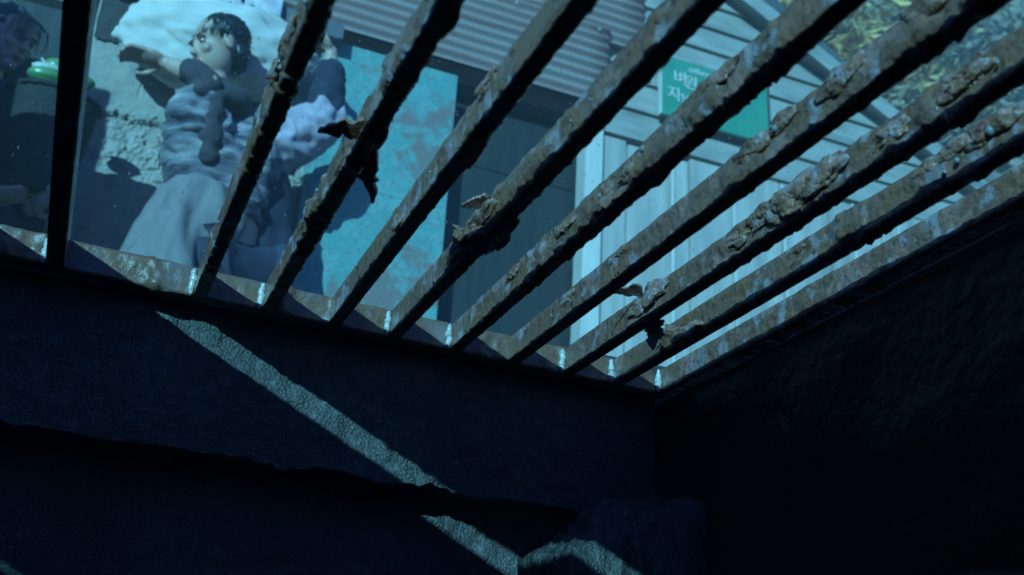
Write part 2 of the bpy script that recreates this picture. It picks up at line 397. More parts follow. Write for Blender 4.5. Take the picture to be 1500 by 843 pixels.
# bar c: spike, hanging tongue and pale crust
flake(b['c'], (0.1700, .775, .450), .042, .013, (-.72, .45, .02), 5, .05, .004)
flake(b['c'], (0.1800, .795, .442), .060, .009, (.25, .75, -.42), 8, -.2, .004)
crust_lump(b['c'], (0.1705, .84, .458), (.009, .030, .014), 0, 4.7)
crust_lump(b['c'], (0.1770, .78, .442), (.012, .045, .010), 0, 6.1)
crust_lump(b['c'], (0.1665, .985, .460), (.006, .020, .010), 0, 7.4)
crust_lump(b['c'], (0.1790, .60, .444), (.009, .03, .011), 0, 8.8)
# bar d
crust_lump(b['d'], (0.2470, .93, .450), (.006, .015, .013), 0, 9.1)
crust_lump(b['d'], (0.2460, .70, .470), (.006, .018, .010), 0, 10.3)
crust_lump(b['d'], (0.2580, .745, .438), (.008, .03, .009), 0, 11.3)
# bar e: the big broken scab
crust_lump(b['e'], (0.3200, .900, .452), (.014, .036, .017), 0, 12.9, 0, 5, .8)
crust_lump(b['e'], (0.3250, .850, .464), (.011, .030, .013), 0, 14.2, 0, 5)
crust_lump(b['e'], (0.3340, .875, .437), (.012, .034, .012), 0, 15.6, 0, 5, .7)
flake(b['e'], (0.3210, .87, .466), .026, .012, (-.6, .5, .25), 16, .4, .004)
flake(b['e'], (0.3160, .925, .458), .030, .012, (-.25, .55, -.6), 18, .3, .004)
crust_lump(b['e'], (0.3190, .965, .452), (.009, .014, .012), 0, 17.2)
# bar f
for i, (y, s) in enumerate(((.60, 1.0), (.68, 1.2), (.735, .9), (.80, 1.1), (.87, .8), (.955, .7), (1.0, .7))):
    crust_lump(b['f'], (0.4000 + .003*(i % 2), y, .462 - .003*(i % 3)), (.0065*s, .022*s, .011*s), 0, 20+i*1.7)
crust_lump(b['f'], (0.4110, .72, .439), (.010, .045, .009), 0, 33.)
# bar g
for i, (y, s) in enumerate(((.46, 1.2), (.55, 1.3), (.62, 1.0), (.665, 1.2), (.90, .7), (1.03, .8))):
    crust_lump(b['g'], (0.4800, y, .466 - .004*(i % 2)), (.006*s, .018*s, .010*s), 0, 40+i*1.9)
# bar h: large curled crusts and the torn hanging piece
for i, (y, s) in enumerate(((.50, 1.2), (.58, .9), (.67, 1.5), (.71, 1.7), (.745, 1.4), (.80, 1.0), (.965, 1.4), (1.0, 1.1))):
    crust_lump(b['h'], (0.5570, y, .460 - .003*(i % 2)), (.008*s, .019*s, .011*s), 0, 60+i*2.3, 0, 5, .7)
flake(b['h'], (0.5530, .985, .470), .036, .012, (-.5, .5, .35), 64, .5, .003)
flake(b['h'], (0.5750, 1.0, .446), .034, .016, (.25, .35, -.75), 67, .2, .003)
# bar i and its hanging tongue
flake(b['i'], (0.6270, 1.045, .466), .050, .011, (.05, .55, -.75), 70, -.35, .003)
crust_lump(b['i'], (0.6310, 1.02, .448), (.012, .030, .012), 0, 73., 0, 5)
for i, (y, s) in enumerate(((.49, 1.2), (.545, 1.5), (.585, 1.2), (.62, .9), (.80, .6))):
    crust_lump(b['i'], (0.6290, y, .464), (.007*s, .015*s, .009*s), 0, 80+i*2.1)

# water drops clinging to the iron
random.seed(21)
bm = bmesh.new(); blob(bm, (0, 0, 0), (1, 1, 1.25), None, 3)
me = bpy.data.meshes.new('water_drop'); bm.to_mesh(me); bm.free()
for p in me.polygons: p.use_smooth = True
me.materials.append(M['water'])
drops = [('i', .548, .460, 3.6), ('i', .585, .452, 2.4), ('i', .60, .448, 2.2), ('h', .70, .455, 2.8), ('h', .73, .450, 2.4), ('g', .55, .466, 2.6), ('g', .63, .462, 2.6), ('f', .71, .462, 2.6), ('f', .79, .455, 2.2)]
for q in 'bcdefghi':
    for k in range(6): drops.append((q, random.uniform(.42, 1.15), random.choice((.440, .452, .462)), random.uniform(.9, 1.9)))
for q, y, z, r_ in drops:
    o = bpy.data.objects.new('water_drop', me); C.objects.link(o); r_ *= .001
    o.location = (BX[q] - .0035, y, z); o.scale = (r_, r_, r_)
    o.parent = bars[q]

# the grate does not lie quite level: its left side sits a centimetre higher
for o in grate.children_recursive:
    if o.name.startswith('water_drop'): o.location.z += .0135 - .019*o.location.x + .019*(1.2-o.location.y)
    else:
        for v in o.data.vertices: v.co.z += .0135 - .019*v.co.x + .019*max(0, 1.2-v.co.y)

# ------------------------------------------------------------------ the shack across the lane
FY = 3.80
shack = empty('roadside_shack', (1.5, FY+1.2, GZ), 'ramshackle shack with mud plaster, corrugated sheets, turquoise door and board walls', 'shack')
def plaster(u, v):
    x = -.26 + .92*u; z = GZ + .02 + 2.10*v
    p = Vector((x, 0, z))
    edge = 2.06 + .05*fbm(Vector((x*7, 1, 0)), 3) + .02*fbm(Vector((x*30, 4, 0)), 2) - .10*max(0, x-.02)
    low = 1.84 + .04*fbm(Vector((x*9, 6, 0)), 3)
    h = .003*fbm(p*12, 4) + .0015*fbm(p*90, 2)
    if z > edge:
        h += .022
        for k, sx in enumerate((-.05, -.005, .012, .03, .075)):
            zl = 2.16 + .03*k
            if zl < z < zl + .22: h -= .006*max(0, 1-abs(x-sx-(z-2.2)*.06)/.006)
        if z < edge + .03: h += .006
    elif z > low:
        h += .006 + .012*fbm(p*14, 4) + .007*fbm(p*70, 3) + .008*(1 if fbm(p*9+Vector((3, 0, 0)), 3) > .1 else 0)
    else:
        h += .013
        cr = abs(x - .115 - .03*fbm(Vector((z*9, 2, 0)), 3)); h -= .02*max(0, 1-cr/.012)
        for sx in (.02, -.02): h -= .006*max(0, 1-abs(x-sx-(z-1.7)*.08)/.005)
        if x > .13: h += .010*fbm(p*40, 3)
    ck = abs(z - edge + .03*fbm(Vector((x*13, 3, 3)), 4))
    if fbm(Vector((x*8, 9, 9)), 2) > -.25: h -= .014*max(0, 1-ck/.007)*max(0, min(1, 2.5*fbm(Vector((x*8, 9, 9)), 2)+.6))
    return Vector((x, FY - h, z))
from_bm('plaster_wall', grid(230, 500, plaster), M['plaster'], shack, True)
# deep dark shed bay at the left
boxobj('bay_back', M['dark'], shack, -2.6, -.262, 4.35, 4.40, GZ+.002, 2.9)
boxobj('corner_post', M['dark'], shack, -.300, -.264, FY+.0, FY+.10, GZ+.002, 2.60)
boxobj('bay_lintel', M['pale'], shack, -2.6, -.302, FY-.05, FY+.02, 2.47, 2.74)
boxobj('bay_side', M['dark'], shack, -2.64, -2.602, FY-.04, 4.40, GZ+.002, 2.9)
boxobj('plaster_core', M['plaster'], shack, -.258, .66, FY+.012, FY+.20, GZ+.002, 2.70)
boxobj('eave_beam', M['slate'], shack, -.262, .66, FY-.14, FY-.002, 2.585, 2.66)
# turquoise door leaf
bm = bmesh.new()
box(bm, .60, 1.187, FY-.055, FY-.025, GZ+.02, 2.625)
door = from_bm('door', bm, M['door'], shack); tag(door, 'turquoise sheet metal door leaf eaten by grey rust')
for z in (1.98,):
    boxobj('door_rail', M['door'], door, .60, 1.186, FY-.0565, FY-.0552, z, z+.012)
bm = bmesh.new(); blob(bm, (.86, FY-.065, 2.545), (.010, .010, .010)); from_bm('bolt', bm, M['weld'], door, True)
# dark doorway with a slate screen
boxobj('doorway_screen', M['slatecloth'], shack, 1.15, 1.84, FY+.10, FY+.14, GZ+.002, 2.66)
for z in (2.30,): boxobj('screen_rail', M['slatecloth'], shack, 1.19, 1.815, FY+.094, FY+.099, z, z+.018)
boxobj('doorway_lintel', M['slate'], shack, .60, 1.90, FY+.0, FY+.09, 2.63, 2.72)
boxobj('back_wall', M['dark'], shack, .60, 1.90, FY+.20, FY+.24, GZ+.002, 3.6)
boxobj('door_post', M['post'], shack, 1.815, 1.900, FY-.05, FY+.05, GZ+.002, 2.60, bevel=.004)
# vertical boards right of the post
x = 1.902; random.seed(4); k = 0
while x < 3.72:
    w = random.choice((.10, .14, .18, .23, .28)); dy = random.uniform(0, .02)
    boxobj('wall_board', M['panel'], shack, x, x+w-.006, FY-.006-dy, FY+.03, GZ+.002, 2.565-.02*math.sin(k), bevel=.003)
    if k % 2: boxobj('batten', M['post'], shack, x+w-.012, x+w+.004, FY-.034, FY-.028, GZ+.002, 2.55)
    x += w; k += 1
boxobj('board_backing', M['dark'], shack, 1.90, 3.74, FY+.04, FY+.08, GZ+.002, 2.62)
# horizontal siding, gable rake running down to the right
def rake_z(x): return 3.56 - (x-2.60)*.50
zs = [2.575, 2.735, 2.895, 3.05, 3.20, 3.34, 3.48, 3.62, 3.78, 3.95, 4.12]
for i in range(len(zs)-1):
    z0, z1 = zs[i], zs[i+1]-.008
    xr0, xr1 = min(4.6, 2.60 + (3.56-z0)/.50), min(4.6, 2.60 + (3.56-z1)/.50)
    if xr1 < 1.2: xr1 = 1.2
    bm = bmesh.new(); x0 = 1.905 if z0 < 2.7 else 1.6
    pts = [(x0, z0, -.030), (xr0, z0, -.030), (xr1, z1, -.012), (x0, z1, -.012)]
    f = [bm.verts.new((px, FY+dy, pz)) for px, pz, dy in pts]; g = [bm.verts.new((px, FY+.02, pz)) for px, pz, dy in pts]
    bm.faces.new(f); bm.faces.new(g[::-1])
    for j in range(4): bm.faces.new((f[j], g[j], g[(j+1) % 4], f[(j+1) % 4]))
    from_bm('siding_board', bm, M['siding'], shack)
bm = bmesh.new()
rot = Matrix.Rotation(math.atan(.50), 3, 'Y')
box(bm, 2.35, 4.75, FY-.10, FY+2.6, 3.565-.48, 3.565-.44, rot)
L = (3.55-.48)
roof = from_bm('roof', bm, M['siding'], shack)
bm = bmesh.new(); box(bm, 2.35, 4.75, FY-.115, FY-.102, 3.565-.52, 3.565-.43, rot); from_bm('barge_board', bm, M['siding'], roof)
boxobj('side_return', M['dark'], shack, 1.2, 2.2, FY+.03, FY+.07, 2.70, 3.72)
# corrugated sheets hung over the door
def corr(x0, x1, z0, z1, y, lam=.052, amp=.0105):
    n = int((z1-z0)/lam*10)
    bm = bmesh.new(); prev = None
    for i in range(n+1):
        z = z0 + (z1-z0)*i/n; yy = y - amp*math.cos(2*math.pi*(z-z0)/lam) 
        row = []
        for j in range(13):
            xx = x0 + (x1-x0)*j/12
            row.append((bm.verts.new((xx + .006*noise.noise(Vector((z*9, xx, 1)))*(j == 12), yy+.006*noise.noise(Vector((xx*1.5, z*2, 3))), z)),))
        row = [r_[0] for r_ in row]
        if prev:
            for j in range(12): bm.faces.new((prev[j], prev[j+1], row[j+1], row[j]))
        prev = row
    bmesh.ops.solidify(bm, geom=bm.faces[:], thickness=.002)
    return bm
from_bm('corrugated_sheet', corr(.40, 1.90, 2.665, 3.10, FY-.085), M['corr'], shack, True)
from_bm('corrugated_sheet', corr(.30, 2.10, 3.03, 3.75, FY-.060), M['corr'], shack, True)
for x in (.62, 1.0, 1.42, 1.84):
    bm = bmesh.new(); blob(bm, (x, FY-.10, 3.06), (.008, .006, .008), None, 2)
    from_bm('roofing_nail', bm, M['weld'], shack, True)

# unseen board fence, added to shade the person with the basket and the lower plaster
bf = empty('shade_fence', (-1.7, 2.56, GZ), 'unseen dark board fence added to shade the person with the basket', 'fence')
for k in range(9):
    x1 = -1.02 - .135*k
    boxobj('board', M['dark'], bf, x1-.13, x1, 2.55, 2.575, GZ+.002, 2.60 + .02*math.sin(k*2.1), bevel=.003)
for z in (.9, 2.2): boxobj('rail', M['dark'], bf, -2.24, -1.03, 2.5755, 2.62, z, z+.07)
boxobj('shade_panel', M['dark'], bf, -1.018, -.73, 2.56, 2.60, GZ+.002, 2.06)  # low panel added to stretch the cast shade to the right
# ------------------------------------------------------------------ sign
sg = empty('green_sign', (2.525, FY-.05, 2.77), 'small green board sign with white lettering hung on the siding boards', 'sign')
boxobj('board', M['sign'], sg, 2.185, 2.782, FY-.075, FY-.055, 2.722, 3.052, bevel=.002)
boxobj('edge_strip', M['post'], sg, 2.178, 2.1845, FY-.078, FY-.052, 2.722, 2.95)
boxobj('hanger', M['bark'], sg, 2.788, 2.800, FY-.07, FY-.035, 2.66, 3.10)
def text(s, x, z, size, mat_=M['letter'], parent=sg):
    cu = bpy.data.curves.new('t', 'FONT'); cu.body = s; cu.size = size; cu.extrude = .0015; cu.align_x = 'CENTER'; cu.align_y = 'CENTER'
    o = bpy.data.objects.new('t', cu); C.objects.link(o)
    me = evaluated(o)
    me.transform(Matrix.Translation((x, FY-.0775, z)) @ Matrix.Rotation(R(90), 4, 'X'))
    return link('lettering', me, mat_, parent)
text('벼', 2.285, 2.940, .085); text('원', 2.345, 2.930, .085)
text('자,', 2.262, 2.842, .085); text('바도', 2.362, 2.826, .080)
text('others', 2.40, 3.010, .052)
bm = bmesh.new(); blob(bm, (2.452, FY-.0765, 2.930), (.016, .0015, .024), None, 3); from_bm('emblem', bm, M['blueink'], sg, True)
bm = bmesh.new(); blob(bm, (2.495, FY-.0765, 2.955), (.024, .0015, .018), None, 3); from_bm('emblem', bm, M['letter'], sg, True)

# ------------------------------------------------------------------ flap and torn tarp over the plaster
def flapfn(u, v):
    x = -.252 + .11*u; z = 2.585 - .225*v
    z += -.05*u*0 - .012*noise.noise(Vector((u*5, 2, 0)))*v
    return Vector((x + .006*noise.noise(Vector((v*4, u, 2))), FY-.032-.008*noise.noise(Vector((u*3, v*3, 1))), z))
bm = grid(14, 24, flapfn); bmesh.ops.solidify(bm, geom=bm.faces[:], thickness=.004)
tag(from_bm('felt_flap', bm, M['felt'], None, True), 'dark square felt flap hanging at the top corner of the plaster wall', 'flap')
def tarpfn(u, v):
    x = -.22 + .62*u; z = 2.72 - (.215 + .02*noise.noise(Vector((u*22, 5, 0))))*v
    return Vector((x, FY-.155 - .012*noise.noise(Vector((u*12, v*3, 1))) - .02*math.sin(v*3), z))
bm = grid(90, 24, tarpfn)
random.seed(12)
holes = [f for f in bm.faces if noise.noise(f.calc_center_median()*38 + Vector((3, 0, 0))) > .42]
bmesh.ops.delete(bm, geom=holes, context='FACES'); bmesh.ops.solidify(bm, geom=bm.faces[:], thickness=.002)
tag(from_bm('torn_tarp', bm, M['tarp'], None, True), 'torn pale blue tarpaulin strip with holes under the eave of the plaster wall', 'tarp')
# dry straw stuck at the foot of the visible plaster
bm = bmesh.new(); random.seed(7)
for i in range(46):
    x = random.uniform(-.12, .16); z = random.uniform(1.50, 1.66); a = random.uniform(-.5, .7); L = random.uniform(.05, .22)
    pts = [(x + L*t*math.cos(a), FY-.03-random.uniform(0, .012)-.02*math.sin(t*3), z + L*t*math.sin(a)*.6 + .035*math.sin(t*2.6+i)) for t in (0, .25, .5, .75, 1)]
    tube(bm, pts, .0012, .0007, 4)
tag(from_bm('dry_straw', bm, M['straw']), 'pale curling straws caught on the lower plaster wall', 'straw', kind='stuff')

# ------------------------------------------------------------------ neighbours, hill and trees
pw = empty('pale_house', (5.0, 4.6, GZ), 'bright pale rendered house front right of the board shack', 'house')
boxobj('wall', M['pale'], pw, 3.76, 7.4, 3.92, 5.6, GZ+.002, 3.02)
boxobj('door', M['slatecloth'], pw, 5.6, 6.4, 3.90, 3.918, GZ+.002, 2.45)
boxobj('window', M['slate'], pw, 6.7, 7.2, 3.90, 3.918, 1.6, 2.5)
bm = bmesh.new()
v0 = [bm.verts.new(p) for p in ((3.72, 3.80, 3.022), (7.5, 3.80, 3.022), (7.5, 5.7, 3.6), (3.72, 5.7, 3.6))]
bm.faces.new(v0); bmesh.ops.solidify(bm, geom=bm.faces[:], thickness=.05)
from_bm('roof', bm, M['pale'], pw)
bs = empty('slate_shed', (3.4, 5.9, GZ), 'tall dark slate grey sheet metal shed behind the board shack', 'shed')
bm = bmesh.new()
prof = [(-3.0, GZ+.002), (5.0, GZ+.002), (5.02, 4.86), (4.30, 5.30), (1.5, 6.9), (-3.0, 6.9)]
A = [bm.verts.new((x, 5.5, z)) for x, z in prof]; B = [bm.verts.new((x, 7.0, z)) for x, z in prof]
bm.faces.new(A); bm.faces.new(B[::-1])
for i in range(len(prof)): bm.faces.new((A[i], B[i], B[(i+1) % len(prof)], A[(i+1) % len(prof)]))
from_bm('wall', bm, M['slate'], bs)
bm = bmesh.new()
for i in range(26):
    x = 2.9 + i*.085; zt = min(6.8, 5.30 + (4.30-x)*.571) - .05
    box(bm, x, x+.02, 5.478, 5.498, GZ+.002, zt)
from_bm('seams', bm, M['slate'], bs)
def hillf(u, v):
    x = -16.5 + 35*u; y = 7.5 + 8.3*v
    z = GZ - .3 + 15.6*min(1, v*2.2)**.6 + .8*fbm(Vector((x*.25, y*.25, 2)), 4)*min(1, v*4)
    if x < 3: z = GZ - .3 + (z-GZ+.3)*max(.3, 1-(3-x)*.05)
    return Vector((x, y, max(GZ-.3, z)))
tag(from_bm('hillside', grid(110, 60, hillf), M['hill'], None, True), kind='structure')
def leafy(name, label, x, y, zb, zc, rad, n, mat_, seed, size=.12, cat='tree', group=None):
    t = empty(name, (x, y, zb), label, cat, group)
    random.seed(seed); bm = bmesh.new()
    tube(bm, [(x, y, zb-.3), (x+.05, y, zb+(zc-zb)*.5), (x-.05, y+.05, zc)], .10, .05, 8)
    from_bm('trunk', bm, M['bark'], t, True)
    bb = bmesh.new(); cl = []
    for i in range(16):
        d = Vector((random.gauss(0, 1), random.gauss(0, 1), random.gauss(0, 1))).normalized()*random.uniform(.35, 1)
        c = Vector((x+d.x*rad[0], y+d.y*rad[1], zc+d.z*rad[2])); cl.append(c)
        tube(bb, [(x, y, zc-rad[2]*.6), tuple((Vector((x, y, zc))+c)/2 + Vector((0, 0, -.1))), tuple(c)], .03, .008, 5)
    from_bm('branches', bb, M['bark'], t)
    bm = bmesh.new()
    for i in range(n):
        c = random.choice(cl); s = rad[0]*.34
        p = c + Vector((random.gauss(0, s), random.gauss(0, s), random.gauss(0, s*.8)))
        a = Vector((random.gauss(0, 1), random.gauss(0, 1), random.gauss(0, 1))).normalized(); b_ = a.orthogonal().normalized()
        k = size*random.uniform(.5, 1.2); c_ = a.cross(b_)
        bm.faces.new([bm.verts.new(p + q) for q in (a*k, b_*k*.5 + c_*k*.15, -a*k*.8, -b_*k*.5 + c_*k*.1)])
    from_bm('crown', bm, mat_, t)
TR = [('autumn_tree', 'yellow leaved tree on the bank just beyond the dark slate shed', 6.6, 8.2, 2.4, 7.1, (1.0, .9, 1.1), 3200, 'leaf', 1),
      ('autumn_tree', 'yellow brown tree on the bank in the middle of the three bank trees', 8.0, 8.6, 2.6, 7.4, (1.1, .9, 1.1), 3000, 'leaf', 2),
      ('olive_tree', 'dull olive tree on the bank at the far right edge above the pale house', 9.6, 8.8, 2.6, 8.4, (1.4, 1.0, 1.5), 3200, 'leafdull', 3),
      ('olive_bush', 'low dull olive bush behind the pale house roof', 7.5, 7.4, 1.2, 5.6, (1.0, .6, .8), 2400, 'leafdull', 4),
      ('autumn_tree', 'yellow leaved tree highest up the bank behind the others', 8.4, 10.4, 4.5, 10.2, (1.6, 1.0, 1.4), 3000, 'leaf', 5)]
for nme, lab, x, y, zb, zc, rad, n, mm, sd in TR:
    leafy(nme, lab, x, y, zb, zc, rad, n, M[mm], sd, .13)

# ------------------------------------------------------------------ people
def skin_mesh(chains, sub=2):
    """chains: list of lists of (co, radius); a co equal to an existing one joins the chains"""
    verts, rads, edges, idx = [], [], [], {}
    for ch in chains:
        prev = None
        for co, r in ch:
            key = tuple(round(c, 4) for c in co)
            if key not in idx: idx[key] = len(verts); verts.append(co); rads.append(r)
            if prev is not None: edges.append((prev, idx[key]))
            prev = idx[key]
    me = bpy.data.meshes.new('s'); me.from_pydata(verts, edges, [])
    o = bpy.data.objects.new('s', me); C.objects.link(o)
    sm = o.modifiers.new('skin', 'SKIN')
    for i, sv in enumerate(me.skin_vertices[0].data):
        r = rads[i]; sv.radius = r if isinstance(r, tuple) else (r, r); sv.use_root = (i == 0)
    o.modifiers.new('sub', 'SUBSURF').levels = sub; o.modifiers['sub'].render_levels = sub
    return evaluated(o)
def remeshed(bm, voxel, smooth=4):
    me = bpy.data.meshes.new('r'); bm.to_mesh(me); bm.free()
    o = bpy.data.objects.new('r', me); C.objects.link(o)
    rm = o.modifiers.new('rm', 'REMESH'); rm.mode = 'VOXEL'; rm.voxel_size = voxel
    s = o.modifiers.new('sm', 'SMOOTH'); s.iterations = smooth; s.factor = .5
    me = evaluated(o); bm = bmesh.new(); bm.from_mesh(me); seen = set(); islands = []
    for v in bm.verts:
        if v in seen: continue
        st = [v]; seen.add(v); isl = []
        while st:
            q = st.pop(); isl.append(q)
            for e in q.link_edges:
                w = e.other_vert(q)
                if w not in seen: seen.add(w); st.append(w)
        islands.append(isl)
    big = max(islands, key=len)
    for isl in islands:
        if isl is not big and len(isl) < 900: bmesh.ops.delete(bm, geom=isl, context='VERTS')
    bm.to_mesh(me); bm.free()
    return me
def head_frame(c, face):
    f = Vector(face).normalized(); s = f.cross(Vector((0, 0, 1))).normalized(); u = s.cross(f).normalized()
    return Matrix((s, f, u)).transposed(), Vector(c)
def add_head(bm, c, face, s=1.0):
    Rm, c = head_frame(c, face)
    def at(x, y, z): return Rm @ Vector((x*s, y*s, z*s)) + c
    blob(bm, at(0, -.012, .03), (.076*s, .092*s, .092*s), Rm, 4)
    blob(bm, at(0, .022, -.035), (.060*s, .066*s, .082*s), Rm, 4)     # face and jaw
    blob(bm, at(0, .066, -.100), (.026*s, .020*s, .018*s), Rm, 3)     # chin
    blob(bm, at(0, .094, -.032), (.015*s, .018*s, .015*s), Rm, 3)     # nose tip
    blob(bm, at(0, .084, -.012), (.010*s, .013*s, .028*s), Rm, 3)     # nose bridge
    for q in (-1, 1):
        blob(bm, at(q*.036, .068, -.030), (.022*s, .016*s, .018*s), Rm, 3)  # cheek
        blob(bm, at(q*.030, .080, .018), (.024*s, .010*s, .007*s), Rm, 3)   # brow
        blob(bm, at(q*.076, -.005, -.008), (.009*s, .018*s, .030*s), Rm, 3) # ear
    blob(bm, at(0, .080, -.066), (.022*s, .012*s, .006*s), Rm, 3)
    blob(bm, at(0, .079, -.076), (.019*s, .012*s, .006*s), Rm, 3)
    return at, Rm
def face_parts(at, Rm, root, s=1.0):
    for q in (-1, 1):
        bm = bmesh.new(); blob(bm, at(q*.030, .0755, .001), (.013*s, .008*s, .0065*s), Rm, 3); e = from_bm('eye', bm, M['eye'], root, True)
        bm = bmesh.new(); blob(bm, at(q*.030, .0825, .001), (.0055*s, .0025*s, .0055*s), Rm, 3); from_bm('iris', bm, M['iris'], e, True)
        bm = bmesh.new(); blob(bm, at(q*.031, .0885, .021), (.020*s, .004*s, .0035*s), Rm, 3); from_bm('eyebrow', bm, M['hair'], root, True)
    bm = bmesh.new(); blob(bm, at(0, .0900, -.0665), (.021*s, .006*s, .0045*s), Rm, 3); blob(bm, at(0, .0895, -.076), (.017*s, .006*s, .005*s), Rm, 3)
    from_bm('lips', bm, M['lip'], root, True)
def add_hand(bm, wrist, dirv, palm_n, curl=.5, s=1.0):
    """palm, four unequal fingers and a thumb leaving the side of the palm, merged into the body"""
    d = Vector(dirv).normalized(); n = Vector(palm_n).normalized(); n = (n - d*n.dot(d)).normalized(); w = d.cross(n)
    P = lambda a, b_, c_: Vector(wrist) + (d*a + w*b_ + n*c_)*s
    Rm = Matrix((d, w, n)).transposed()
    blob(bm, P(.045, 0, 0), (.050*s, .040*s, .016*s), Rm, 3)
    for i, (b_, L) in enumerate(((-.030, .070), (-.010, .080), (.011, .075), (.030, .058))):
        a = curl*.5; pos = P(.080, b_, .002); pts = [P(.05, b_*.8, 0), pos]; ang = a*.4
        for k, f_ in enumerate((.45, .3, .25)):
            pos = pos + (d*math.cos(ang) + n*math.sin(ang) + w*b_*1.2)*L*f_*s; pts.append(pos); ang += a
        tube(bm, [tuple(p) for p in pts], .0100*s, .0085*s, 8)
    pts = [P(.018, -.028, .004), P(.040, -.052, .014), P(.065, -.062, .022), P(.085, -.060, .030)]
    tube(bm, [tuple(p) for p in pts], .0115*s, .0085*s, 8)
def merge_skin(bm, chains, sub=2):
    me = skin_mesh(chains, sub); bm.from_mesh(me); bpy.data.meshes.remove(me)
    for c_ in chains:
        for (p, ra), (q, rb) in zip(c_, c_[1:]):
            tube(bm, [p, tuple((Vector(p)+Vector(q))/2), q], ra*.8, rb*.8, 12)
            blob(bm, q, (rb*.8, rb*.8, rb*.8), None, 2)
def cloth(name, chains, m, root, amp=.008, freq=9, seed=0, sub=3, fold=(1, 1, 1)):
    me = skin_mesh(chains, sub); me.update()
    nr = [v.normal.copy() for v in me.vertices]
    for v, nn in zip(me.vertices, nr):
        p = Vector((v.co.x*fold[0], v.co.y*fold[1], v.co.z*fold[2]))
        k = noise.noise(p*freq + Vector((seed, 0, 0))) + .5*noise.noise(p*freq*2.3 + Vector((0, seed, 0)))
        v.co += nn*amp*(1-2*abs(k))
    return link(name, me, m, root, True)

# --- the runner with a sack on the shoulders
RY = 3.46
run = empty('person', (.28, RY, GZ), 'person striding left past the plaster wall with a pale sack on the shoulders', 'person')
bm = bmesh.new()
hips = (.30, RY, 1.42)
chest = (.25, RY-.02, 1.80); neck = (.22, RY-.04, 1.99)
elF = (.165, RY-.20, 1.985); wrF = (.015, RY-.13, 2.06)
elB = (.60, RY+.02, 2.08); wrB = (.585, RY-.02, 2.36)
merge_skin(bm, [[(hips, .13), ((.28, RY, 1.60), .125), (chest, .14), ((.235, RY-.03, 1.92), .10), (neck, .055), ((.19, RY-.07, 2.09), .05)],
    [(chest, .14), ((.13, RY-.12, 1.89), .07), (elF, .045), (wrF, .030)],
    [(chest, .14), ((.41, RY+.05, 1.92), .07), (elB, .045), (wrB, .030)],
    [(hips, .13), ((.22, RY-.09, 1.36), .10), ((.08, RY-.20, 1.00), .065), ((.20, RY-.20, .62), .042), ((.09, RY-.26, .55), .035)],
    [(hips, .13), ((.38, RY+.09, 1.36), .10), ((.50, RY+.05, .99), .065), ((.74, RY+.06, .72), .042), ((.76, RY+.03, .62), .035)]])
at, Rm = add_head(bm, (.178, RY-.08, 2.205), (-.93, -.30, -.30))
add_hand(bm, wrF, (-1, .05, .12), (.1, -.3, -1), .7)
add_hand(bm, wrB, (-.45, -.15, .6), (-.5, .3, -.6), 1.1)
link('body', remeshed(bm, .005, 3), M['skin'], run, True)
face_parts(at, Rm, run)
bm = bmesh.new()
blob(bm, at(0, -.030, .046), (.083, .094, .084), Rm, 5, .10, 6)
blob(bm, at(0, -.060, -.02), (.070, .050, .070), Rm, 4, .15, 5)
random.seed(31)
for i in range(160):
    a = random.uniform(-1.25, 1.25); e = random.uniform(.2, 1.3); sx = math.sin(a)
    p0 = at(.078*sx*math.cos(e), -.03+.088*math.cos(a)*math.cos(e), .05+.082*math.sin(e))
    p1 = at(.088*sx*math.cos(e*.6)+random.uniform(-.01, .01), -.03+.100*math.cos(a)*math.cos(e*.6), .045+.075*math.sin(e*.6))
    p2 = at(.088*sx+random.uniform(-.015, .015), -.02+.098*math.cos(a), .055-.025*random.random()-.03*abs(sx))
    tube(bm, [tuple(p0), tuple(p1), tuple(p2)], .0042, .0012, 5)
from_bm('hair', bm, M['hair'], run, True)
cloth('jacket', [[((.29, RY, 1.52), .165), ((.27, RY, 1.68), .155), (chest, .165), ((.235, RY-.03, 1.93), .10)],
    [(chest, .165), ((.13, RY-.13, 1.89), .092), ((.16, RY-.20, 1.97), .066)],
    [(chest, .165), ((.42, RY+.05, 1.92), .09)]], M['jacket'], run, .024, 9, 2, 4, (1.0, 1, 1.6))
cloth('forearm_sleeve', [[((.145, RY-.16, 1.93), .074), (elF, .060), ((.11, RY-.175, 2.02), .050), ((.07, RY-.16, 2.038), .044)]], M['scarf'], run, .006, 16, 3)
cloth('upper_sleeve', [[((.36, RY+.03, 1.88), .11), ((.45, RY+.04, 1.95), .10), ((.54, RY+.03, 2.02), .092), (elB, .080), ((.605, RY+.0, 2.16), .066)]], M['lilac'], run, .022, 11, 5, 4)
cloth('cuff_sleeve', [[(elB, .07), ((.595, RY, 2.22), .066), ((.588, RY-.01, 2.33), .056)]], M['navy'], run, .010, 14, 6)
cloth('scarf', [[((.30, RY+.03, 1.99), .06), ((.26, RY-.09, 2.0), .062), ((.18, RY-.15, 2.02), .058), ((.14, RY-.08, 2.04), .05)],
    [((.18, RY-.15, 2.02), .058), ((.185, RY-.175, 1.94), .042), ((.20, RY-.175, 1.82), .036), ((.215, RY-.165, 1.70), .030)]], M['scarf'], run, .012, 13, 7)
cloth('smock', [[((.25, RY-.04, 1.66), (.16, .15)), ((.20, RY-.07, 1.50), (.16, .15)), ((.14, RY-.11, 1.32), (.165, .14)), ((.12, RY-.14, 1.12), (.17, .13))]], M['smock'], run, .024, 8, 9, 4, (1.6, 1.6, .22))
